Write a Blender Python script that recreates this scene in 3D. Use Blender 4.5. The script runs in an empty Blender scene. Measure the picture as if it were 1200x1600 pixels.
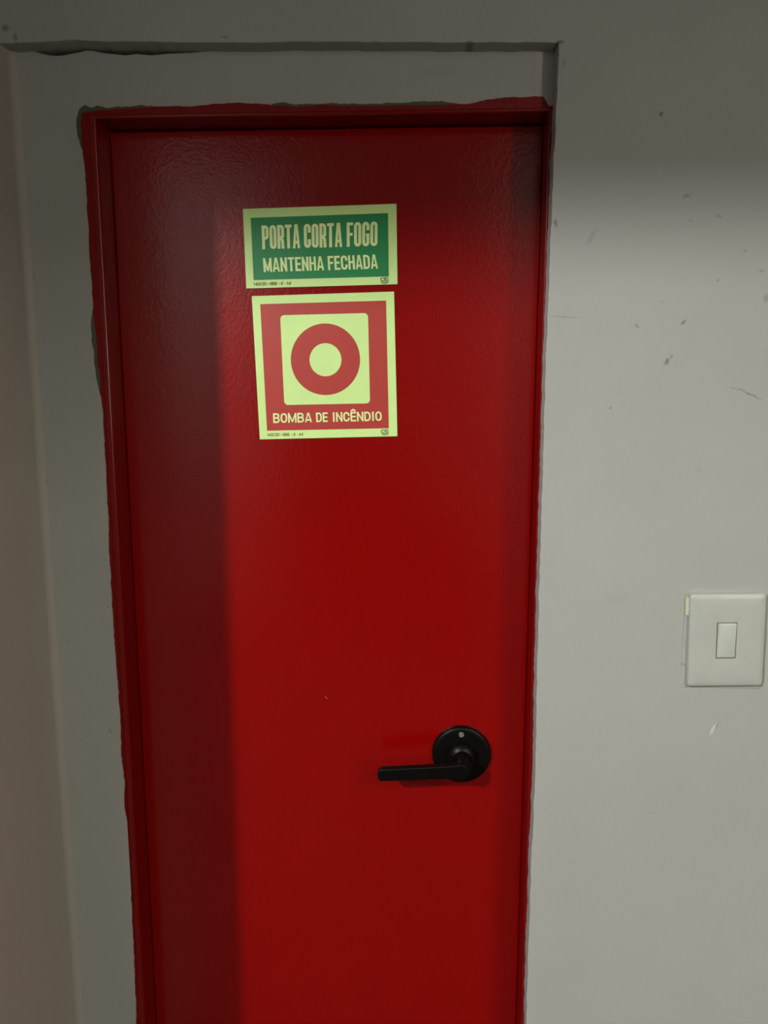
import bpy, bmesh, math, random
from mathutils import Vector

C = bpy.context.scene.collection
S = bpy.context.scene

# ---------------------------------------------------------------- camera
cam_d = bpy.data.cameras.new('camera')
cam = bpy.data.objects.new('camera', cam_d)
C.objects.link(cam)
cam.location = (0.0, -1.0, 1.43)
cam.rotation_euler = (math.radians(81.0), 0.0, math.radians(2.6))
cam_d.sensor_fit = 'VERTICAL'
cam_d.sensor_height = 36.0
cam_d.lens = 36.0 * 1202.0 / 1600.0
cam_d.clip_start = 0.01
S.camera = cam

# ---------------------------------------------------------------- world, lamps, exposure
S.view_settings.view_transform = 'Standard'
S.view_settings.look = 'None'
S.view_settings.exposure = 0.0
S.view_settings.gamma = 1.0
S.view_settings.use_curve_mapping = False

w = bpy.data.worlds.new('world')
S.world = w
w.use_nodes = True
w.node_tree.nodes['Background'].inputs[0].default_value = (0.95, 1.0, 0.9, 1)
w.node_tree.nodes['Background'].inputs[1].default_value = 0.0


def lamp(name, loc, power, radius, color):
    d = bpy.data.lights.new(name, 'POINT')
    d.energy = power
    d.shadow_soft_size = radius
    d.color = color
    o = bpy.data.objects.new(name, d)
    o.location = loc
    C.objects.link(o)
    return o


# the hall's ceiling bulb, past the end of the short left wall
lamp('hall_bulb_light', (-1.40, -2.30, 2.51), 278.0, 0.036, (0.97, 1.0, 0.965))
# a weaker bulb on the right side of the hall
lamp('side_bulb_light', (1.85, -2.72, 1.55), 44.0, 0.06, (1.0, 0.96, 0.80))
# added soft overhead fill, no known source; the beam cuts it off higher up
pd = bpy.data.lights.new('added_fill_light', 'AREA')
pd.shape = 'RECTANGLE'
pd.size, pd.size_y = 1.0, 0.5
pd.energy = 56.0
pd.color = (1.0, 0.97, 0.83)
po_ = bpy.data.objects.new('added_fill_light', pd)
po_.location = (1.60, -2.55, 2.68)
C.objects.link(po_)


# ---------------------------------------------------------------- helpers
def obj(name, bm, mat, parent=None, smooth=False, angle=35.0, bevel=0.0, seg=3):
    bm.normal_update()
    me = bpy.data.meshes.new(name)
    bm.to_mesh(me)
    bm.free()
    if mat is not None:
        me.materials.append(mat)
    o = bpy.data.objects.new(name, me)
    C.objects.link(o)
    if parent is not None:
        o.parent = parent
    if bevel > 0:
        b = o.modifiers.new('bevel', 'BEVEL')
        b.width = bevel
        b.segments = seg
        b.limit_method = 'ANGLE'
        b.angle_limit = math.radians(40)
        b.harden_normals = smooth
    if smooth:
        for p in me.polygons:
            p.use_smooth = True
        if angle < 179:
            me.set_sharp_from_angle(angle=math.radians(angle))
    return o


def tag(o, label=None, cat=None, group=None, kind=None):
    if label: o['label'] = label
    if cat: o['category'] = cat
    if group: o['group'] = group
    if kind: o['kind'] = kind
    return o


def empty(name, loc=(0, 0, 0)):
    o = bpy.data.objects.new(name, None)
    o.empty_display_size = 0.05
    o.location = loc
    C.objects.link(o)
    return o


def box(bm, x0, x1, y0, y1, z0, z1):
    v = [bm.verts.new((x, y, z)) for x in (x0, x1) for y in (y0, y1) for z in (z0, z1)]
    for f in ((0, 1, 3, 2), (4, 6, 7, 5), (0, 4, 5, 1), (2, 3, 7, 6), (0, 2, 6, 4), (1, 5, 7, 3)):
        bm.faces.new([v[i] for i in f])
    bmesh.ops.recalc_face_normals(bm, faces=bm.faces[:])


def prism(bm, pts, y0, y1):
    """closed outline of (x, z) points pushed from depth y0 to y1"""
    a = [bm.verts.new((x, y0, z)) for x, z in pts]
    b = [bm.verts.new((x, y1, z)) for x, z in pts]
    fs = [bm.faces.new(a), bm.faces.new(b[::-1])]
    n = len(pts)
    for i in range(n):
        fs.append(bm.faces.new((a[i], b[i], b[(i + 1) % n], a[(i + 1) % n])))
    bmesh.ops.recalc_face_normals(bm, faces=fs)


def lathe(bm, cx, cz, prof, n=64):
    """profile of (radius, y) turned about the axis along Y through (cx, cz)"""
    rings = []
    for r, y in prof:
        if r < 1e-6:
            rings.append([bm.verts.new((cx, y, cz))])
        else:
            rings.append([bm.verts.new((cx + r * math.cos(2 * math.pi * i / n), y, cz + r * math.sin(2 * math.pi * i / n))) for i in range(n)])
    for a, b in zip(rings, rings[1:]):
        for i in range(n):
            j = (i + 1) % n
            if len(a) == 1 and len(b) == 1: continue
            if len(a) == 1: bm.faces.new((a[0], b[i], b[j]))
            elif len(b) == 1: bm.faces.new((a[i], b[0], a[j]))
            else: bm.faces.new((a[i], b[i], b[j], a[j]))
    bmesh.ops.recalc_face_normals(bm, faces=bm.faces[:])


def rrect(cx, cz, wd, ht, r, k=6, bow=(0, 0, 0, 0)):
    """rounded rectangle outline, anticlockwise from the right, 4*(k+1) points"""
    out = []
    for q, (sx, sz) in enumerate(((1, 1), (-1, 1), (-1, -1), (1, -1))):
        ox, oz = cx + sx * (wd / 2 - r), cz + sz * (ht / 2 - r)
        for i in range(k + 1):
            t = math.pi / 2 * (q + i / k)
            out.append((ox + r * math.cos(t), oz + r * math.sin(t)))
    return out


def rings(bm, loops, cap_first=False, cap_last=False):
    """loops: list of (points, y) with equal counts, bridged one to the next"""
    vs = [[bm.verts.new((x, y, z)) for x, z in pts] for pts, y in loops]
    n = len(vs[0])
    for a, b in zip(vs, vs[1:]):
        for i in range(n):
            j = (i + 1) % n
            bm.faces.new((a[i], a[j], b[j], b[i]))
    if cap_first: bm.faces.new(vs[0][::-1])
    if cap_last: bm.faces.new(vs[-1])
    bmesh.ops.recalc_face_normals(bm, faces=bm.faces[:])


def jag(pts, step, amp, seed, axis, fine=None):
    """hand-worked edge: the polyline resampled and pushed about along one axis (0 = x, 1 = z)"""
    rnd = random.Random(seed)
    out = []
    d = 0.0
    for (x0, z0), (x1, z1) in zip(pts, pts[1:]):
        n = max(1, int(math.hypot(x1 - x0, z1 - z0) / step))
        for i in range(n):
            t = i / n
            d = 0.6 * d + rnd.uniform(-1, 1) * amp
            p = [x0 + (x1 - x0) * t, z0 + (z1 - z0) * t]
            p[axis] += d
            out.append(tuple(p))
    out.append(pts[-1])
    return out


# ---------------------------------------------------------------- materials
def nodes(name):
    m = bpy.data.materials.new(name)
    m.use_nodes = True
    nt = m.node_tree
    return m, nt, nt.nodes['Principled BSDF']


def N(nt, kind, **kw):
    n = nt.nodes.new(kind)
    for k, v in kw.items():
        setattr(n, k, v)
    return n


def math_node(nt, op, a, b=None):
    n = N(nt, 'ShaderNodeMath', operation=op)
    for i, v in enumerate((a, b)):
        if v is None: continue
        if isinstance(v, (int, float)): n.inputs[i].default_value = v
        else: nt.links.new(v, n.inputs[i])
    return n.outputs[0]


def mix_col(nt, fac, a, b):
    n = N(nt, 'ShaderNodeMix', data_type='RGBA')
    for i, v in ((0, fac), (6, a), (7, b)):
        if isinstance(v, (int, float)): n.inputs[i].default_value = v
        elif isinstance(v, tuple): n.inputs[i].default_value = (*v, 1)
        else: nt.links.new(v, n.inputs[i])
    return n.outputs[2]


def noise(nt, co, scale, detail=3.0, rough=0.55):
    n = N(nt, 'ShaderNodeTexNoise')
    n.inputs['Scale'].default_value = scale
    n.inputs['Detail'].default_value = detail
    n.inputs['Roughness'].default_value = rough
    nt.links.new(co, n.inputs['Vector'])
    return n.outputs['Fac']


def ramp(nt, fac, lo, hi):
    n = N(nt, 'ShaderNodeMapRange')
    n.inputs[1].default_value = lo
    n.inputs[2].default_value = hi
    nt.links.new(fac, n.inputs[0])
    return n.outputs[0]


def bump(nt, bsdf, height, strength, dist):
    b = N(nt, 'ShaderNodeBump')
    b.inputs['Strength'].default_value = strength
    b.inputs['Distance'].default_value = dist
    nt.links.new(height, b.inputs['Height'])
    nt.links.new(b.outputs[0], bsdf.inputs['Normal'])


def paint_wall(name, col, dark, specks=(), rough=0.6, bump_s=0.25):
    """emulsion on hand-trowelled plaster; specks: (x, z, half length, half width, turn in degrees, colour, strength)"""
    m, nt, b = nodes(name)
    tc = N(nt, 'ShaderNodeTexCoord')
    co = tc.outputs['Object']
    cl = mix_col(nt, ramp(nt, noise(nt, co, 3.0, 4), 0.35, 0.7), col, dark)
    fine = noise(nt, co, 55.0, 4, 0.6)
    cl = mix_col(nt, math_node(nt, 'MULTIPLY', ramp(nt, fine, 0.62, 0.8), 0.10), cl, tuple(c * 0.6 for c in col))
    if specks:
        wob = N(nt, 'ShaderNodeTexNoise')
        wob.inputs['Scale'].default_value = 220.0
        nt.links.new(co, wob.inputs['Vector'])
        vm = N(nt, 'ShaderNodeVectorMath', operation='MULTIPLY_ADD')
        nt.links.new(wob.outputs['Color'], vm.inputs[0])
        vm.inputs[1].default_value = (0.0045, 0.0, 0.0045)
        nt.links.new(co, vm.inputs[2])
        for (x, z, hl, hw, ang, sc, st) in specks:
            mp = N(nt, 'ShaderNodeMapping', vector_type='TEXTURE')
            mp.inputs['Location'].default_value = (x + 0.00225, 0, z + 0.00225)
            mp.inputs['Rotation'].default_value = (0, -math.radians(ang), 0)
            mp.inputs['Scale'].default_value = (hl, 1000.0, hw)
            nt.links.new(vm.outputs[0], mp.inputs[0])
            ln = N(nt, 'ShaderNodeVectorMath', operation='LENGTH')
            nt.links.new(mp.outputs[0], ln.inputs[0])
            f = math_node(nt, 'MULTIPLY', ramp(nt, ln.outputs['Value'], 1.1, 0.35), st * .8)
            cl = mix_col(nt, f, cl, sc)
    nt.links.new(cl, b.inputs['Base Color'])
    b.inputs['Roughness'].default_value = rough
    b.inputs['Specular IOR Level'].default_value = 0.25
    h = math_node(nt, 'ADD', math_node(nt, 'MULTIPLY', noise(nt, co, 14.0, 3), 1.0), math_node(nt, 'MULTIPLY', fine, 0.12))
    bump(nt, b, h, bump_s, 0.006)
    return m


def plain(name, col, rough=0.5, spec=0.4, metal=0.0, bump_scale=0.0, bump_s=0.0):
    m, nt, b = nodes(name)
    tc = N(nt, 'ShaderNodeTexCoord')
    f = noise(nt, tc.outputs['Object'], 40.0, 3)
    nt.links.new(mix_col(nt, f, tuple(c * 0.94 for c in col), tuple(min(1, c * 1.06) for c in col)), b.inputs['Base Color'])
    b.inputs['Roughness'].default_value = rough
    b.inputs['Specular IOR Level'].default_value = spec
    b.inputs['Metallic'].default_value = metal
    if bump_s:
        bump(nt, b, noise(nt, tc.outputs['Object'], bump_scale, 2), bump_s, 0.001)
    return m


def red_paint(name, rough, spec, bump_s, marks=(), tint=1.0):
    """rolled red gloss enamel with an orange-peel skin"""
    m, nt, b = nodes(name)
    tc = N(nt, 'ShaderNodeTexCoord')
    co = tc.outputs['Object']
    f = noise(nt, co, 6.0, 3)
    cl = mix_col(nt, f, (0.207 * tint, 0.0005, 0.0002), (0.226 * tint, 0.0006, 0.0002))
    for (x, z, hl, hw, ang, sc, st) in marks:
        mp = N(nt, 'ShaderNodeMapping', vector_type='TEXTURE')
        mp.inputs['Location'].default_value = (x, 0, z)
        mp.inputs['Rotation'].default_value = (0, -math.radians(ang), 0)
        mp.inputs['Scale'].default_value = (hl, 1000.0, hw)
        nt.links.new(co, mp.inputs[0])
        ln = N(nt, 'ShaderNodeVectorMath', operation='LENGTH')
        nt.links.new(mp.outputs[0], ln.inputs[0])
        cl = mix_col(nt, math_node(nt, 'MULTIPLY', ramp(nt, ln.outputs['Value'], 1.1, 0.6), st), cl, sc)
    nt.links.new(cl, b.inputs['Base Color'])
    b.inputs['Roughness'].default_value = rough
    b.inputs['Specular IOR Level'].default_value = spec
    h = math_node(nt, 'ADD', noise(nt, co, 260.0, 2, 0.5), math_node(nt, 'MULTIPLY', noise(nt, co, 30.0, 2, 0.5), 0.7))
    bump(nt, b, h, bump_s, 0.0016)
    return m


DK = (0.035, 0.032, 0.026)
GR = (0.17, 0.17, 0.15)
LT = (0.62, 0.62, 0.58)
SPECKS = [
    (*(0.28729, 1.75722), .0042, .0030, 70, DK, .85), (*(0.28935, 1.69257), .0012, .0011, 0, LT, .9),
    (*(0.32317, 1.66344), .0062, .0030, 15, GR, .7), (*(0.21040, 1.61667), .0130, .0040, 60, GR, .3),
    (*(0.36300, 1.63928), .0060, .0025, -10, GR, .4), (*(0.32954, 1.63438), .0040, .0018, -30, GR, .35),
    (*(0.39729, 1.59854), .0030, .0024, 0, GR, .6), (*(0.36649, 1.56387), .0026, .0022, 30, GR, .6),
    (*(0.41903, 1.57495), .0050, .0030, 0, GR, .45), (*(0.42769, 1.54211), .0050, .0060, 0, GR, .55),
    (*(0.27107, 1.50955), .0044, .0022, -55, GR, .7), (*(0.32834, 1.51323), .0052, .0019, 45, (.10, .10, .085), .8),
    (*(0.31062, 1.46546), .0058, .0032, 60, (.09, .09, .078), .8), (*(0.31580, 1.47177), .0030, .0025, 60, GR, .6),
    (*(0.41610, 1.42492), .0200, .0012, -24, (.11, .11, .095), .75), (*(0.39821, 1.43209), .0120, .0010, -6, GR, .5),
    (*(0.24328, 1.40797), .0026, .0020, 0, GR, .7), (*(0.30102, 1.53814), .0040, .0012, -20, GR, .5),
    (*(0.17948, 1.52083), .0260, .0008, -3, GR, .55), (*(0.16606, 1.63291), .0026, .0065, 8, (.10, .11, .07), .8),
    (*(0.35416, 1.06836), .0040, .0018, -30, GR, .7), (*(0.39962, 0.97691), .0100, .0028, 68, LT, .8),
    (*(0.40362, 0.98066), .0080, .0014, 62, GR, .6), (*(0.17887, 0.85448), .0012, .0010, 0, DK, .5),
    (*(0.21166, 0.72856), .0016, .0012, 0, GR, .5), (*(0.32613, 0.85360), .0060, .0016, 20, GR, .2),
    (*(0.16422, 1.83888), .0060, .0032, 10, DK, .8), (*(-0.49735, 1.85705), .0035, .0060, 0, DK, .55), (*(-0.50938, 1.86739), .006, .005, 0, DK, .6), (*(0.16957, 1.81621), .0030, .0060, 0, GR, .4),
    (*(0.05800, 1.84087), .0060, .0012, -4, DK, .7), (*(-0.23775, 1.85213), .0080, .0014, 0, (.1, .1, .085), .6),
    (*(0.35880, 1.32837), .0060, .0040, 0, GR, .15), (*(0.26385, 1.15798), .0200, .0100, 10, GR, .12),
]
SPECKS_IN = [
    (*(0.15199, 1.80913), .0040, .0018, 10, DK, .6), (*(0.14537, 1.79604), .0050, .0014, 5, DK, .6),
    (*(0.14017, 1.83774), .0040, .0016, 0, DK, .6), (*(-0.50975, 1.58340), .0110, .0010, -70, DK, .5),
    (*(-0.50854, 1.30576), .0060, .0010, 80, DK, .6), (*(-0.43377, 1.13008), .0040, .0010, 5, DK, .45),
    (*(-0.44150, 0.94533), .0070, .0012, -70, DK, .45), (*(-0.49671, 1.07777), .0050, .0010, -60, DK, .35),
    (*(0.01438, 1.81880), .0300, .0080, 0, GR, .12), (*(0.03253, 1.81849), .0030, .0010, 0, GR, .3),
]
WALL = (0.36, 0.36, 0.343)
WALLD = (0.337, 0.337, 0.32)
M = {}
M['wall'] = paint_wall('grey_white_wall_paint', WALL, WALLD, SPECKS)
M['infill'] = paint_wall('trowelled_wall_paint', WALL, WALLD, SPECKS_IN, bump_s=0.3)
M['left'] = paint_wall('warm_wall_paint', (0.35, 0.318, 0.285), (0.325, 0.298, 0.265), bump_s=0.3)
M['patch'] = paint_wall('lilac_filler', (0.42, 0.385, 0.395), (0.36, 0.335, 0.345), bump_s=0.35)
M['hall'] = paint_wall('hall_wall_paint', (0.33, 0.32, 0.30), (0.30, 0.29, 0.27))
M['dark_hall'] = paint_wall('dim_wall_paint', (0.045, 0.043, 0.04), (0.04, 0.038, 0.035))
M['dusk'] = paint_wall('dusky_wall_paint', (0.21, 0.20, 0.19), (0.19, 0.18, 0.17))
M['pier'] = paint_wall('grey_pier_paint', (0.28, 0.27, 0.26), (0.25, 0.24, 0.23))
M['floor'] = paint_wall('dark_floor', (0.03, 0.029, 0.027), (0.022, 0.021, 0.02), rough=0.75)
M['masonry'] = paint_wall('rough_masonry', (0.06, 0.05, 0.045), (0.04, 0.035, 0.03), rough=0.9)
M['leaf'] = red_paint('red_gloss_enamel', 0.18, 0.5, 0.14, [(*(-0.13353, 0.98291), .0040, .0008, -40, (.40, .12, .11), .7)])
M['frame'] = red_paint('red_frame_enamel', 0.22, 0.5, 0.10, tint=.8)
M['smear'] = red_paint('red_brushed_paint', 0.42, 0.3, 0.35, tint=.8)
M['olive'] = plain('old_olive_paint', (0.075, 0.085, 0.048), 0.7, 0.2)
M['cream'] = plain('photoluminescent_film', (0.57, 0.77, 0.29), 0.45, 0.35)
M['ink_cream'] = plain('cream_lettering', (0.68, 0.78, 0.36), 0.45, 0.3)
M['green'] = plain('green_sign_ink', (0.010, 0.20, 0.056), 0.4, 0.35)
M['sign_red'] = plain('red_sign_ink', (0.40, 0.040, 0.030), 0.42, 0.35)
M['code'] = plain('brown_code_ink', (0.16, 0.075, 0.03), 0.5, 0.3)
M['mark'] = plain('grey_mark_ink', (0.12, 0.16, 0.075), 0.5, 0.3)
M['mark2'] = plain('grey_green_mark_ink', (0.20, 0.29, 0.15), 0.5, 0.3)
M['black'] = plain('matt_black_metal', (0.0022, 0.002, 0.0016), 0.38, 0.17, 0.0, 900.0, 0.05)
M['steel'] = plain('worn_steel', (0.42, 0.40, 0.37), 0.35, 0.5, 0.8)
M['plastic'] = plain('off_white_plastic', (0.405, 0.41, 0.38), 0.32, 0.45)
M['rocker'] = plain('white_rocker_plastic', (0.46, 0.475, 0.44), 0.28, 0.5)
M['tab'] = plain('cream_mounting_plastic', (0.50, 0.51, 0.37), 0.4, 0.4)

# ---------------------------------------------------------------- the setting
XL, XR = -0.517, 0.1625         # left corner, right edge of the recess
ZT = 1.8445                     # top of the recess
YI = 0.026                      # plane of the plaster around the frame
YP = 0.071                      # face of the door leaf
FX0, FX1 = -0.4135, 0.1580      # clear opening between the jambs
FZ = 1.7705                     # underside arris of the frame head
H = 2.70

# back wall: plaster coat round the recess, with a hand-worked edge
edge_r = jag([(XR + .0005, -0.02), (XR, 0.50), (0.16191, 0.74186), (0.16289, 0.91587), (0.16070, 1.09921), (0.16009, 1.35640), (0.15971, 1.51701),
              (0.16114, 1.63973), (0.16148, 1.74318), (0.16274, 1.83821)], 0.006, 0.0006, 4, 0)
edge_t = jag([(0.16274, 1.83821), (-0.04541, 1.84351), (-0.27874, 1.84717), (-0.42098, 1.85200), (XL - .01, (-0.50112, 1.84988)[1])], 0.008, 0.0005, 5, 1)
bm = bmesh.new()
prism(bm, edge_r + edge_t[1:] + [(-0.70, edge_t[-1][1]), (-0.70, H), (2.2, H), (2.2, -0.02)], 0.0, 0.06)
wall_back = obj('wall_back', bm, M['wall'], bevel=0.0012, seg=2)
tag(wall_back, 'grey white plaster wall around the red door recess', None, kind='structure')

bm = bmesh.new()
box(bm, -3.2, 2.3, 0.135, 0.26, -0.05, H)
obj('masonry_core', bm, M['masonry'], wall_back)

# plaster coat inside the recess: the strip left of the frame and the band over it
top_in = jag([(0.170, 1.8480), (0.02, 1.8475), (-0.27022, 1.84815)], 0.01, 0.0003, 8, 1)
crack = [(-0.27674, 1.84642), (-0.28647, 1.84578), (-0.30104, 1.84561), (-0.31726, 1.84531), (-0.32867, 1.84433), (-0.33844, 1.84377), (-0.34653, 1.84465), (-0.35624, 1.84572),
         (-0.36443, 1.84483), (-0.37179, 1.84437), (-0.38070, 1.84542), (-0.39367, 1.84699), (-0.40340, 1.84835), (-0.41143, 1.85073), (-0.42123, 1.85091), (-0.42789, 1.84917),
         (-0.43947, 1.84752), (-0.44943, 1.84577), (-0.45932, 1.84520), (-0.46911, 1.84627), (-0.47881, 1.84868), (-0.48688, 1.85092), (-0.49831, 1.85232), (-0.530, 1.8500)]
inner = [(-0.530, -0.02), (FX0 - .0105, -0.02), (FX0 - .0105, FZ + .0065), (0.170, FZ + .0065)]
bm = bmesh.new()
prism(bm, top_in + crack + inner, YI, YI + 0.012)
infill = obj('plaster_infill', bm, M['infill'], wall_back)

# filler patch down the right end of the band over the frame
pp = jag([(0.16322, 1.84528), (0.16560, 1.77655)], .006, .0004, 21, 0) + jag([(0.14512, 1.77909), (0.13810, 1.80350), (0.13899, 1.82541), (0.13617, 1.84144)], .005, .0012, 22, 0)
bm = bmesh.new()
prism(bm, pp, YI - .0004, YI + .004)
obj('filler_patch', bm, M['patch'], wall_back)

# ragged ends of an older olive coat showing round the red paint
def strip(name, outer, inner_pts, y, mat, parent, thick=0.0016):
    b_ = bmesh.new()
    prism(b_, outer + inner_pts[::-1], y, y + thick)
    return obj(name, b_, mat, parent)


for k, (o_, i_) in enumerate((
        (jag([(-0.43338, 1.73532), (-0.43740, 1.75076), (-0.43883, 1.76762), (-0.43372, 1.78278), (-0.42599, 1.78721), (-0.41957, 1.78408)], .003, .0006, 31, 0),
         [(-0.43004, 1.73528), (-0.42887, 1.76748), (-0.41911, 1.77799)]),
        (jag([(-0.41957, 1.78408), (-0.41035, 1.78621), (-0.39733, 1.78298), (-0.37086, 1.78484), (-0.35029, 1.78528), (-0.32001, 1.78368)], .003, .0005, 32, 1),
         [(-0.41994, 1.77801), (-0.32009, 1.78179)]),
        (jag([(-0.18727, 1.78426), (-0.17510, 1.78631), (-0.15901, 1.78307), (-0.12676, 1.78406), (-0.07859, 1.78331), (-0.04659, 1.78356), (-0.00674, 1.78480), (0.02504, 1.78467), (0.03776, 1.78261), (0.05047, 1.77982)], .003, .0006, 33, 1),
         [(-0.18736, 1.78050), (0.05050, 1.77833)]),
        (jag([(-0.42965, 1.54790), (-0.43332, 1.52988), (-0.43481, 1.50512), (-0.43336, 1.47180), (-0.43101, 1.43815), (-0.42677, 1.42119)], .003, .0007, 34, 0),
         [(-0.42707, 1.54789), (-0.42327, 1.42119)]))):
    strip('old_paint_edge', o_, i_, YI - .0004, M['olive'], wall_back)

# the short left wall, its corner rounded by the plasterer
bm = bmesh.new()
cove = [(-0.5175 + .012 * (1 - math.cos(t)), YI + .0005 - .012 * (1 - math.sin(t))) for t in [math.pi / 2 * i / 6 for i in range(7)]]
out = [(-0.66, -0.45), (-0.525, -0.45), (-0.5195, -0.4475), (-0.5175, -0.442)] + cove + [(-0.5055, 0.05), (-0.66, 0.05)]
vs = [[bm.verts.new((x, y, z)) for x, y in out] for z in (-0.02, 0.6, 1.2, 1.8, H)]
for a, b in zip(vs, vs[1:]):
    for i in range(len(out)):
        j = (i + 1) % len(out)
        bm.faces.new((a[i], a[j], b[j], b[i]))
bm.faces.new(vs[0][::-1]); bm.faces.new(vs[-1])
bmesh.ops.recalc_face_normals(bm, faces=bm.faces[:])
wl = obj('wall_left', bm, M['left'], smooth=True)
tag(wl, 'short shaded return wall left of the red door', kind='structure')

# floor, ceiling and the hall behind
bm = bmesh.new(); box(bm, -3.2, 2.3, -6.4, 0.3, -0.12, 0.0)
tag(obj('floor', bm, M['floor']), 'dark stone floor', kind='structure')
bm = bmesh.new(); box(bm, -3.2, 2.3, -6.4, 0.3, H, H + 0.1)
tag(obj('ceiling', bm, M['hall']), 'plain flat ceiling', kind='structure')
bm = bmesh.new(); box(bm, -3.2, 2.2, -1.58, -1.44, 2.234, H)
tag(obj('trim_1', bm, M['hall']), 'beam dropped across the ceiling', kind='structure')
bm = bmesh.new(); box(bm, -3.2, 2.3, -6.5, -6.4, -0.1, H + .1)
tag(obj('wall_front', bm, M['pier']), 'grey wall across the hall', kind='structure')
bm = bmesh.new(); box(bm, -3.3, -3.2, -6.5, 0.3, -0.1, H + .1)
tag(obj('wall_hall', bm, M['hall']), 'pale wall at the end of the hall', kind='structure')
bm = bmesh.new(); box(bm, 2.2, 2.3, -6.5, 0.3, -0.1, H + .1)
tag(obj('wall_right', bm, M['dark_hall']), 'dim wall on the right of the hall', kind='structure')
bm = bmesh.new(); box(bm, -3.2, -0.95, -3.95, -3.80, 0, H)  # added wall section out of view, mirrored as haze in the gloss door
tag(obj('wall_haze_section', bm, M['dusk']), 'unseen grey wall section added for its reflection in the door', kind='structure')
bm = bmesh.new(); box(bm, 0.42, 2.2, -3.05, -2.90, 0, H)
tag(obj('wall_pier', bm, M['pier']), 'grey wall pier facing the red door', kind='structure')
bm = bmesh.new(); box(bm, -3.2, -0.66, 0.0, 0.06, -0.02, H)
tag(obj('wall_side', bm, M['hall']), 'pale wall beyond the short left wall', kind='structure')

# ---------------------------------------------------------------- the red door
door = empty('door_1', ((FX0 + FX1) / 2, YI, 0))
tag(door, 'red painted fire door in a narrow red frame', kind='structure')


def dobj(name, bm_, mat, parent=None, **kw):
    """a part of the door, drawn in room coordinates and hung on the door's Empty (or on one of its parts)"""
    o = obj(name, bm_, mat, parent or door, **kw)
    if parent is None:
        o.location = -door.location
    return o


bm = bmesh.new(); box(bm, FX0 + .0001, FX1 - .0001, YP, YP + .038, 0.008, FZ - .0015)
leaf = dobj('door_leaf', bm, M['leaf'], bevel=0.002)
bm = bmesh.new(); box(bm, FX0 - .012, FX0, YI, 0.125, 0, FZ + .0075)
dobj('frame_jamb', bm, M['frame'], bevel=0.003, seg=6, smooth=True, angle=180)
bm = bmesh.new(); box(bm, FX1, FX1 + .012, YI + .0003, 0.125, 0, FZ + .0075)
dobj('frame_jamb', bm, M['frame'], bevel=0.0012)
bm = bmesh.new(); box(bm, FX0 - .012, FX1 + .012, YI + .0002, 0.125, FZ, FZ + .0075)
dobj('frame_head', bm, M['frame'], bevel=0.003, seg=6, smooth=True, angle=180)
bm = bmesh.new(); box(bm, FX0, FX1, YI + .02, 0.125, 0, 0.008)
dobj('threshold', bm, M['steel'], bevel=0.001)

# red paint brushed past the frame on to the plaster
po = jag([(-0.42673, 0.46817), (-0.42541, 0.52893), (-0.42405, 0.63158), (-0.42234, 0.75727), (-0.42231, 0.80329), (-0.42537, 0.82651), (-0.42561, 0.84865), (-0.42385, 0.86371),
          (-0.42664, 0.90833), (-0.42479, 0.97679), (-0.42588, 1.02484), (-0.42682, 1.09104), (-0.42735, 1.14680), (-0.42685, 1.21977), (-0.42517, 1.33511), (-0.42508, 1.41268), (-0.42703, 1.44659), (-0.42902, 1.47179),
          (-0.42840, 1.49680), (-0.43024, 1.53808), (-0.43071, 1.58692), (-0.43021, 1.65089), (-0.43055, 1.71362), (-0.43221, 1.74070), (-0.43243, 1.76371), (-0.42904, 1.77814)], 0.0035, 0.0006, 41, 0)
po = [(po[0][0], 0.0)] + po
strip('paint_overlap', po, [(FX0 - .0085, 0.0), (FX0 - .0085, 1.775)], YI - .001, M['smear'], door, 0.0012).location = -door.location
pt = jag([(-0.42904, 1.77814), (-0.40407, 1.78080), (-0.37102, 1.78182), (-0.33807, 1.78320), (-0.28974, 1.78359), (-0.25623, 1.78570), (-0.22288, 1.78631), (-0.20022, 1.78446), (-0.16067, 1.78084), (-0.12035, 1.78209),
          (-0.09063, 1.78051), (-0.06259, 1.78045), (-0.01467, 1.78008), (0.02907, 1.77978), (0.06074, 1.78114), (0.07255, 1.78392), (0.09850, 1.78721), (0.12759, 1.78749), (0.14954, 1.78787), (0.15363, 1.78265), (0.15697, 1.77669)], 0.003, 0.00045, 42, 1)
strip('paint_overlap', pt, [(FX0 - .011, FZ + .004), (FX1 + .001, FZ + .004)], YI - .0012, M['smear'], door, 0.0012).location = -door.location

# lever handle
HX, HZ = (0.06563, 0.90093)
LY = 0.0135                     # front of the lever
hub = (0.06194, 0.89863)
tip = (-0.05507, 0.89216)
handle = empty('door_handle', (HX, YP, HZ))
handle.parent = door
handle.location = Vector((HX, YP, HZ)) - door.location


def hobj(name, bm_, mat, **kw):
    o = obj(name, bm_, mat, handle, **kw)
    o.location = (-HX, -YP, -HZ)
    return o


bm = bmesh.new()
R0 = 0.0432
lathe(bm, HX, HZ, [(0, YP), (R0, YP), (R0, YP - .0055), (R0 - .0008, YP - .0075), (R0 - .0024, YP - .0086), (R0 - .006, YP - .009), (.0225, YP - .009), (0, YP - .009)], 96)
hobj('rosette', bm, M['black'], smooth=True)
bm = bmesh.new()
lathe(bm, HX, HZ, [(.0215, YP - .009), (.0215, YP - .0155), (.0205, YP - .0175), (.0165, YP - .0215), (.0135, YP - .023), (.0120, YP - .026), (.0115, YP - .044), (.0115, LY + .004), (0, LY + .004)], 64)
hobj('spindle_collar', bm, M['black'], smooth=True)
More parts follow.
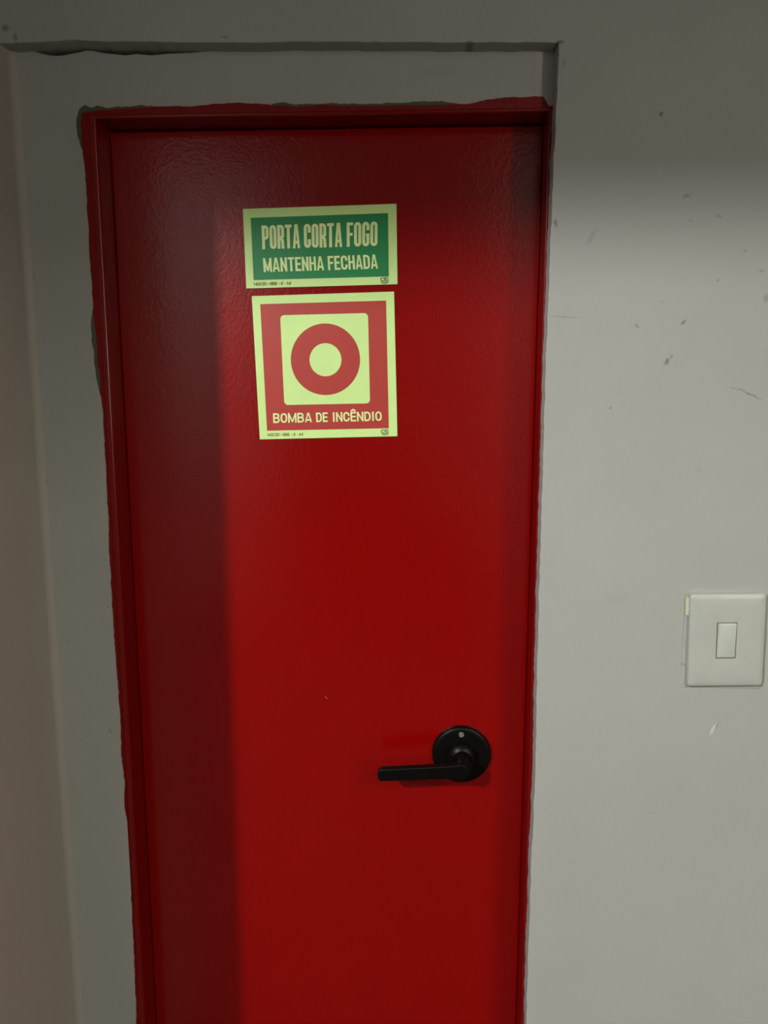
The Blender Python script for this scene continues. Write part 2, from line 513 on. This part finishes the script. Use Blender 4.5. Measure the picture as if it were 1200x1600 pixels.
# lever outline: rounded tip on the left, swelling into the hub on the right
bm = bmesh.new()
hh = 0.0090
ol = []
dz = hub[1] - .0002
for i in range(13):                                     # hub end
    t = math.radians(-118 + 236 * i / 12)
    ol.append((hub[0] + 0.0126 * math.cos(t), hub[1] + .0126 * math.sin(t)))
ol.append((hub[0] - .018, dz + hh + .0008))
tz = tip[1]
for i in range(7):
    t = math.pi / 2 + math.pi / 2 * i / 6
    ol.append((tip[0] + .0062 + .0062 * math.cos(t), tz + hh - .0062 + .0062 * math.sin(t)))
for i in range(7):
    t = math.pi + math.pi / 2 * i / 6
    ol.append((tip[0] + .0062 + .0062 * math.cos(t), tz - hh + .0062 + .0062 * math.sin(t)))
ol.append((hub[0] - .018, dz - hh - .0002))
prism(bm, ol, LY, LY + .0115)
hobj('lever', bm, M['black'], smooth=True, bevel=0.0018)
sx, sz = (0.06490, 0.93336)
bm = bmesh.new()
lathe(bm, sx, sz, [(.0040, YP - .008), (.0040, YP - .0098), (.0034, YP - .0104), (.0016, YP - .0104), (.0013, YP - .0096), (0, YP - .0096)], 24)
tag(hobj('privacy_pin', bm, M['steel'], smooth=True), 'small bright steel pin in the black rosette')

# ---------------------------------------------------------------- lettering drawn as strokes
def arc(cx, cy, rx, ry, a0, a1, n=8):
    return [(cx + rx * math.cos(math.radians(a0 + (a1 - a0) * i / n)), cy + ry * math.sin(math.radians(a0 + (a1 - a0) * i / n))) for i in range(n + 1)]


def glyph(ch, w_, h, s):
    """centre lines of one condensed capital in a w_ x h box for a stroke of width s: [(points, closed)]"""
    x0, x1, y0, y1 = s / 2, w_ - s / 2, s / 2, h - s / 2
    r = (x1 - x0) / 2
    ry = min(r * 1.15, (y1 - y0) / 2)
    cx, ym = w_ / 2, h * .5
    loop = arc(cx, y1 - ry, r, ry, 0, 180, 12) + arc(cx, y0 + ry, r, ry, 180, 360, 12)
    if ch in 'O0': return [(loop, True)]
    cg = min(.64, (y1 - ry) / h - .04)
    if ch == 'C': return [([(x1, h * cg)] + arc(cx, y1 - ry, r, ry, 0, 180, 12) + arc(cx, y0 + ry, r, ry, 180, 360, 12) + [(x1, h * (1 - cg))], False)]
    if ch == 'G': return [([(x1, h * .66)] + arc(cx, y1 - ry, r, ry, 0, 180, 12) + arc(cx, y0 + ry, r, ry, 180, 360, 12) + [(x1, h * .46), (w_ * .52, h * .46)], False)]
    if ch == 'D':
        q = r * 1.25
        return [([(x0, y0), (x0, y1)] + arc(x1 - q, y1 - q, q, q, 90, 0, 8) + arc(x1 - q, y0 + q, q, q, 0, -90, 8), True)]
    if ch in 'PR':
        yb = h * .46
        q = min(r * 1.1, (y1 - yb) / 2)
        out_ = [([(x0, 0), (x0, h)], False), ([(x0, y1)] + arc(x1 - q, y1 - q, q, q, 90, 0, 8) + arc(x1 - q, yb + q, q, q, 0, -90, 8) + [(x0, yb)], False)]
        if ch == 'R': out_.append(([(x1 - q * 1.1, yb), (x1 - .1 * s, yb - .12 * h), (x1 + .05 * s, 0)], False))
        return out_
    if ch in 'B8':
        yb = h * .52
        q, p_ = min(r * 1.1, (y1 - yb) / 2), min(r * 1.1, (yb - y0) / 2)
        if ch == 'B':
            return [([(x0, 0), (x0, h)], False), ([(x0, y1)] + arc(x1 - q - .04 * w_, y1 - q, q, q, 90, 0, 8) + arc(x1 - q - .04 * w_, yb + q, q, q, 0, -90, 8) + [(x0, yb)], False),
                    ([(x0, yb)] + arc(x1 - p_, yb - p_, p_, p_, 90, 0, 8) + arc(x1 - p_, y0 + p_, p_, p_, 0, -90, 8) + [(x0, y0)], False)]
        return [(arc(cx, (y1 + yb) / 2, r, (y1 - yb) / 2, 0, 345, 14), True), (arc(cx, (yb + y0) / 2, r, (yb - y0) / 2, 0, 345, 14), True)]
    if ch == 'T': return [([(0, y1), (w_, y1)], False), ([(cx, h), (cx, 0)], False)]
    if ch == 'A': return [([(x0 * .85, 0), (cx - s * .16, h)], False), ([(w_ - x0 * .85, 0), (cx + s * .16, h)], False), ([(w_ * .22, h * .25), (w_ * .78, h * .25)], False)]
    if ch == 'M': return [([(x0, 0), (x0, h)], False), ([(x1, 0), (x1, h)], False), ([(x0 + .05 * s, h * .95), (cx, h * .08)], False), ([(x1 - .05 * s, h * .95), (cx, h * .08)], False)]
    if ch == 'W': return [([(x0, h), (w_ * .28, 0), (cx, h), (w_ * .72, 0), (x1, h)], False)]
    if ch == 'N': return [([(x0, 0), (x0, h)], False), ([(x1, 0), (x1, h)], False), ([(x0, h - s * .4), (x1, s * .4)], False)]
    if ch in 'EÊF':
        out_ = [([(x0, 0), (x0, h)], False), ([(x0, y1), (w_, y1)], False), ([(x0, h * .51), (w_ * .92, h * .51)], False)]
        if ch != 'F': out_.append(([(x0, y0), (w_, y0)], False))
        if ch == 'Ê': out_.append(([(cx - .42 * w_, h * 1.09), (cx, h * 1.235), (cx + .42 * w_, h * 1.09)], False))
        return out_
    if ch == 'H': return [([(x0, 0), (x0, h)], False), ([(x1, 0), (x1, h)], False), ([(x0, h * .52), (x1, h * .52)], False)]
    if ch in 'I': return [([(cx, 0), (cx, h)], False)]
    if ch == 'K': return [([(x0, 0), (x0, h)], False), ([(x0, h * .38), (x1, h)], False), ([(w_ * .38, h * .58), (x1, 0)], False)]
    if ch == '1': return [([(w_ * .2, h * .74), (w_ * .58, h * .92), (w_ * .58, 0)], False)]
    if ch == '2': return [(arc(cx, y1 - ry, r, ry, 170, -25, 10) + [(x0, y0), (w_, y0)], False)]
    if ch == '4': return [([(w_ * .68, 0), (w_ * .68, y1), (x0, h * .3), (w_, h * .3)], False)]
    if ch == '/': return [([(x0, 0), (x1, h)], False)]
    if ch == '-': return [([(0, h * .42), (w_, h * .42)], False)]
    return []


def ribbon(pts, closed, s):
    """left and right offset points of a centre line, mitred at the bends"""
    n = len(pts)
    L, R_ = [], []
    for i in range(n):
        a = pts[i - 1] if (i or closed) else None
        b = pts[(i + 1) % n] if (i < n - 1 or closed) else None
        p = pts[i]
        ds = []
        for u, v in ((a, p), (p, b)):
            if u is None or v is None: continue
            dx, dy = v[0] - u[0], v[1] - u[1]
            l = math.hypot(dx, dy)
            if l > 1e-9: ds.append((dx / l, dy / l))
        if not ds: ds = [(1, 0)]
        if len(ds) == 1: ds = ds * 2
        nx, ny = -(ds[0][1] + ds[1][1]), ds[0][0] + ds[1][0]
        l = math.hypot(nx, ny) or 1
        nx, ny = nx / l, ny / l
        c = max(.45, -nx * ds[0][1] + ny * ds[0][0])
        k = s / 2 / c
        L.append((p[0] + nx * k, p[1] + ny * k)); R_.append((p[0] - nx * k, p[1] - ny * k))
    return L, R_


def quad_map(q, u, v):
    """q = corners TL, TR, BR, BL as (x, z); u to the right, v up"""
    (ax, az), (bx, bz), (cx, cz), (dx, dz) = q
    t = 1 - v
    return ((ax * (1 - u) + bx * u) * (1 - t) + (dx * (1 - u) + cx * u) * t, (az * (1 - u) + bz * u) * (1 - t) + (dz * (1 - u) + cz * u) * t)


def put_text(bm_, text, q, y, aspect, stroke, spans, narrow={}):
    """words of a line printed on the quad q: height 1, box width aspect; spans: start and end of each word as a share of the box"""
    for word, (a, b) in zip(text.split(' '), spans):
        rel = [narrow.get(c, 1.0) for c in word]
        gap = 0.13
        tot = sum(rel) + gap * (len(word) - 1)
        unit = (b - a) * aspect / tot
        x = a * aspect
        for c, rl in zip(word, rel):
            wd = unit * rl
            for si, (pts, closed) in enumerate(glyph(c, wd, 1.0, stroke)):
                thin = c in 'MNAKR' and len(pts) < 4 and all(abs(p[0] - o_[0]) > .02 and abs(p[1] - o_[1]) > .02 for p, o_ in zip(pts, pts[1:]))
                L, R_ = ribbon(pts, closed, stroke * (.8 if thin else 1))
                ys = y - .00003 * si
                vl = [bm_.verts.new((lambda m_: (m_[0], ys, m_[1]))(quad_map(q, (x + p[0]) / aspect, p[1]))) for p in L]
                vr = [bm_.verts.new((lambda m_: (m_[0], ys, m_[1]))(quad_map(q, (x + p[0]) / aspect, p[1]))) for p in R_]
                for i in range(len(vl) - (0 if closed else 1)):
                    j = (i + 1) % len(vl)
                    bm_.faces.new((vl[i], vr[i], vr[j], vl[j]))
            x += wd + unit * gap
    for f in bm_.faces:
        f.normal_update()
        if f.normal.y > 0: f.normal_flip()


class Sign:
    def __init__(self, name, label, quad):
        cx = sum(p[0] for p in quad) / 4
        cz = sum(p[1] for p in quad) / 4
        self.o = (cx, YP, cz)
        self.root = empty(name, self.o)
        tag(self.root, label, 'sign', 'safety signs on the red door')

    def part(self, name, bm_, mat, **kw):
        o = obj(name, bm_, mat, self.root, **kw)
        o.location = (-self.o[0], -self.o[1], -self.o[2])
        return o

    def flat(self, name, outline, y, mat, thick=0.0004):
        b_ = bmesh.new()
        prism(b_, outline, y, y + thick)
        return self.part(name, b_, mat)

    def maker_mark(self, q, y):
        b_ = bmesh.new()
        for line, wt in ((arc(.24, .66, .17, .24, 35, 325, 16), .12), (arc(.77, .79, .13, .13, 10, 270, 10) + arc(.77, .53, .13, .13, 90, -190, 10)[1:], .10)):
            L, R_ = ribbon(line, False, wt)
            for k_ in range(len(L) - 1):
                b_.faces.new([b_.verts.new((lambda m_: (m_[0], y, m_[1]))(quad_map(q, *p))) for p in (L[k_], R_[k_], R_[k_ + 1], L[k_ + 1])])
        L, R_ = ribbon([(.48, .40), (.48, .90), (.58, .90), (.58, .68), (.50, .66), (.60, .40)], False, .06)
        for k_ in range(len(L) - 1):
            b_.faces.new([b_.verts.new((lambda m_: (m_[0], y, m_[1]))(quad_map(q, *p))) for p in (L[k_], R_[k_], R_[k_ + 1], L[k_ + 1])])
        for f in b_.faces:
            f.normal_update()
            if f.normal.y > 0: f.normal_flip()
        self.part('maker_mark', b_, M['mark'])
        b_ = bmesh.new()
        prism(b_, [quad_map(q, *p) for p in [(.04, .36), (.5, .30), (.96, .36)] + arc(.5, .30, .46, .28, 0, -180, 14)[1:-1]], y, y + .0002)
        self.part('mark_base', b_, M['mark2'])


YS = YP - .0016
SN = {'I': .46, 'M': 1.28, 'A': 1.06, 'F': .88, 'E': .88, 'Ê': .88, 'T': .98}
q1 = [(-0.23747, 1.66922), (-0.03219, 1.67370), (-0.03039, 1.57080), (-0.23571, 1.56635)]
s1 = Sign('fire_door_sign', 'green PORTA CORTA FOGO sign on the red door, above the pump sign', q1)
s1.flat('sign_board', q1, YS, M['cream'], .0016)
s1.flat('printed_panel', [(-0.22710, 1.65773), (-0.04325, 1.66199), (-0.04222, 1.58097), (-0.22536, 1.57725)], YS - .0003, M['green'])
bm = bmesh.new()
put_text(bm, 'PORTA CORTA FOGO', [(-0.21278, 1.64764), (-0.05704, 1.65153), (-0.05728, 1.62028), (-0.21237, 1.61725)], YS - .0005, 4.86, .122, ((0, .330), (.365, .695), (.735, 1)), SN)
s1.part('lettering', bm, M['ink_cream'])
bm = bmesh.new()
put_text(bm, 'MANTENHA FECHADA', [(-0.21187, 1.60568), (-0.05768, 1.60936), (-0.05654, 1.59096), (-0.21115, 1.58751)], YS - .0005, 8.1, .15, ((0, .531), (.566, 1)), SN)
s1.part('lettering', bm, M['ink_cream'])
bm = bmesh.new()
put_text(bm, '140/20 -1800 - K - M', [(-0.22544, 1.57423), (-0.17494, 1.57505), (-0.17502, 1.57091), (-0.22536, 1.56988)], YS - .0005, 11.5, .16,
         ((0, .345), (.375, .63), (.68, .715), (.745, .805), (.845, .88), (.91, 1)), {'1': .7, '/': .6})
s1.part('code_print', bm, M['code'])
s1.maker_mark([(-0.05365, 1.58030), (-0.04202, 1.58060), (-0.04182, 1.57124), (-0.05327, 1.57094)], YS - .0005)

q2 = [(-0.22846, 1.55621), (-0.03499, 1.56115), (-0.02997, 1.36694), (-0.22238, 1.36198)]
s2 = Sign('fire_pump_sign', 'square red BOMBA DE INCÊNDIO sign with a ring symbol, below the green sign', q2)
s2.flat('sign_board', q2, YS, M['cream'], .0016)
s2.flat('printed_panel', [(-0.21714, 1.54554), (-0.04583, 1.54943), (-0.04191, 1.37801), (-0.21193, 1.37417)], YS - .0003, M['sign_red'])
qs = [(-0.19009, 1.53073), (-0.07027, 1.53315), (-0.06779, 1.41203), (-0.18685, 1.40965)]
s2.flat('symbol_field', [quad_map(qs, x, z) for x, z in rrect(.5, .5, 1, 1, .045)], YS - .0005, M['cream'])
bm = bmesh.new()
RC = [quad_map([(-0.17585, 1.51981), (-0.08144, 1.51946), (-0.08115, 1.42337), (-0.17730, 1.42334)], .5 + .5 * math.cos(t), .5 + .5 * math.sin(t)) for t in [2 * math.pi * i / 72 for i in range(72)]]
RI = [quad_map([(-0.15058, 1.49347), (-0.10681, 1.49335), (-0.10682, 1.44880), (-0.15107, 1.44883)], .5 + .5 * math.cos(t), .5 + .5 * math.sin(t)) for t in [2 * math.pi * i / 72 for i in range(72)]]
rings(bm, [(RI, YS - .0005), (RI, YS - .0007), (RC, YS - .0007), (RC, YS - .0005)])
s2.part('symbol_ring', bm, M['sign_red'])
bm = bmesh.new()
put_text(bm, 'BOMBA DE INCÊNDIO', [(-0.20300, 1.39818), (-0.05190, 1.40104), (-0.05152, 1.38811), (-0.20272, 1.38477)], YS - .0005, 11.1, .165, ((0, .358), (.397, .505), (.546, 1)), SN)
s2.part('lettering', bm, M['ink_cream'])
bm = bmesh.new()
put_text(bm, '140/20 -1800 - K - M', [(-0.21201, 1.37070), (-0.16176, 1.37140), (-0.16183, 1.36717), (-0.21212, 1.36626)], YS - .0003, 11.5, .16,
         ((0, .345), (.375, .63), (.68, .715), (.745, .805), (.845, .88), (.91, 1)), {'1': .7, '/': .6})
s2.part('code_print', bm, M['code'])
s2.maker_mark([(-0.05306, 1.37665), (-0.04153, 1.37706), (-0.04133, 1.36825), (-0.05268, 1.36784)], YS - .0003)

# ---------------------------------------------------------------- the light switch
(pl, pt_), (pr, pb) = (0.35682, 1.16829), (0.45664, 1.04080)
PX, PZ, PW, PH = (pl + pr) / 2, (pt_ + pb) / 2, pr - pl, pt_ - pb
sw = empty('light_switch', (PX, 0, PZ))
sw.rotation_euler = (0, math.radians(-1.6), 0)
tag(sw, 'off-white single rocker light switch on the wall right of the door', 'light switch')


def sobj(name, bm_, mat, **kw):
    o = obj(name, bm_, mat, sw, **kw)
    o.location = (-PX, 0, -PZ)
    return o


BW, BH = .0236, .0474
BX, BZ = (0.40546, 1.10470)
k = 6
bm = bmesh.new()
bowed = lambda d, r: [(x + (.0016 * (1 - ((z - PZ) / (PH / 2)) ** 2) * (1 if x > PX else -.5)), z) for x, z in rrect(PX, PZ, PW - .0015 - 2 * d, PH - 2 * d, r, k)]
hole = lambda d: rrect(BX, BZ, BW + .0022 - 2 * d, BH + .0022 - 2 * d, .0012 - d * .3, k)
rings(bm, [(bowed(.0008, .0040), -.0002), (bowed(0, .0045), -.0030), (bowed(.0002, .0045), -.0052), (bowed(.0012, .0045), -.0068), (bowed(.0030, .0045), -.0077), (bowed(.008, .004), -.0084), (bowed(.018, .003), -.0088),
           (hole(-.0012), -.0090), (hole(-.0002), -.0088), (hole(0), -.0080), (hole(0), -.0035)])
sobj('cover_plate', bm, M['plastic'], smooth=True, angle=50)
bm = bmesh.new()
rk = lambda d: rrect(BX + .0004, BZ, BW - 2 * d, BH - 2 * d, .0014, k)
rings(bm, [(rk(0), -.0025), (rk(0), -.0088), (rk(.0004), -.0096), (rk(.0014), -.0100)], cap_last=True)
for v in bm.verts:                                       # rocked: lower end pressed in
    if v.co.y < -.005: v.co.y += -.0018 * (v.co.z - BZ) / (BH / 2) + .0004
sobj('rocker', bm, M['rocker'], smooth=True, angle=50)
bm = bmesh.new()
box(bm, PX - PW / 2 + .004, PX + PW / 2 - .004, -.0022, 0.0, PZ - PH / 2 + .004, PZ + PH / 2 - .004)
sobj('mounting_frame', bm, M['tab'])
(tl, tt), (tr, tb) = (0.35326, 1.16225), (0.36178, 1.13801)
bm = bmesh.new()
box(bm, tl, tr, -.0034, 0.0, tb, tt)
sobj('clip_tab', bm, M['tab'], bevel=0.0008)

# plaster pushed up round the plate
rnd = random.Random(9)
o_pts = rrect(PX - .001, PZ - .001, PW + .010, PH + .010, .006, 16)
o_pts = [(x + rnd.uniform(-.0012, .0012), z + rnd.uniform(-.0012, .0012) - (.0055 if (z < PZ - PH / 2 and abs(x - PX - .002) < PW * .36) else 0)) for x, z in o_pts]
m_pts = [(PX + (x - PX) * .965, PZ + (z - PZ) * .975) for x, z in o_pts]
i_pts = rrect(PX, PZ, PW - .012, PH - .012, .005, 16)
bm = bmesh.new()
rings(bm, [(o_pts, .0004), (m_pts, -.0011), (i_pts, -.0004)])
obj('plaster_rim', bm, M['wall'], wall_back, smooth=True, angle=60)
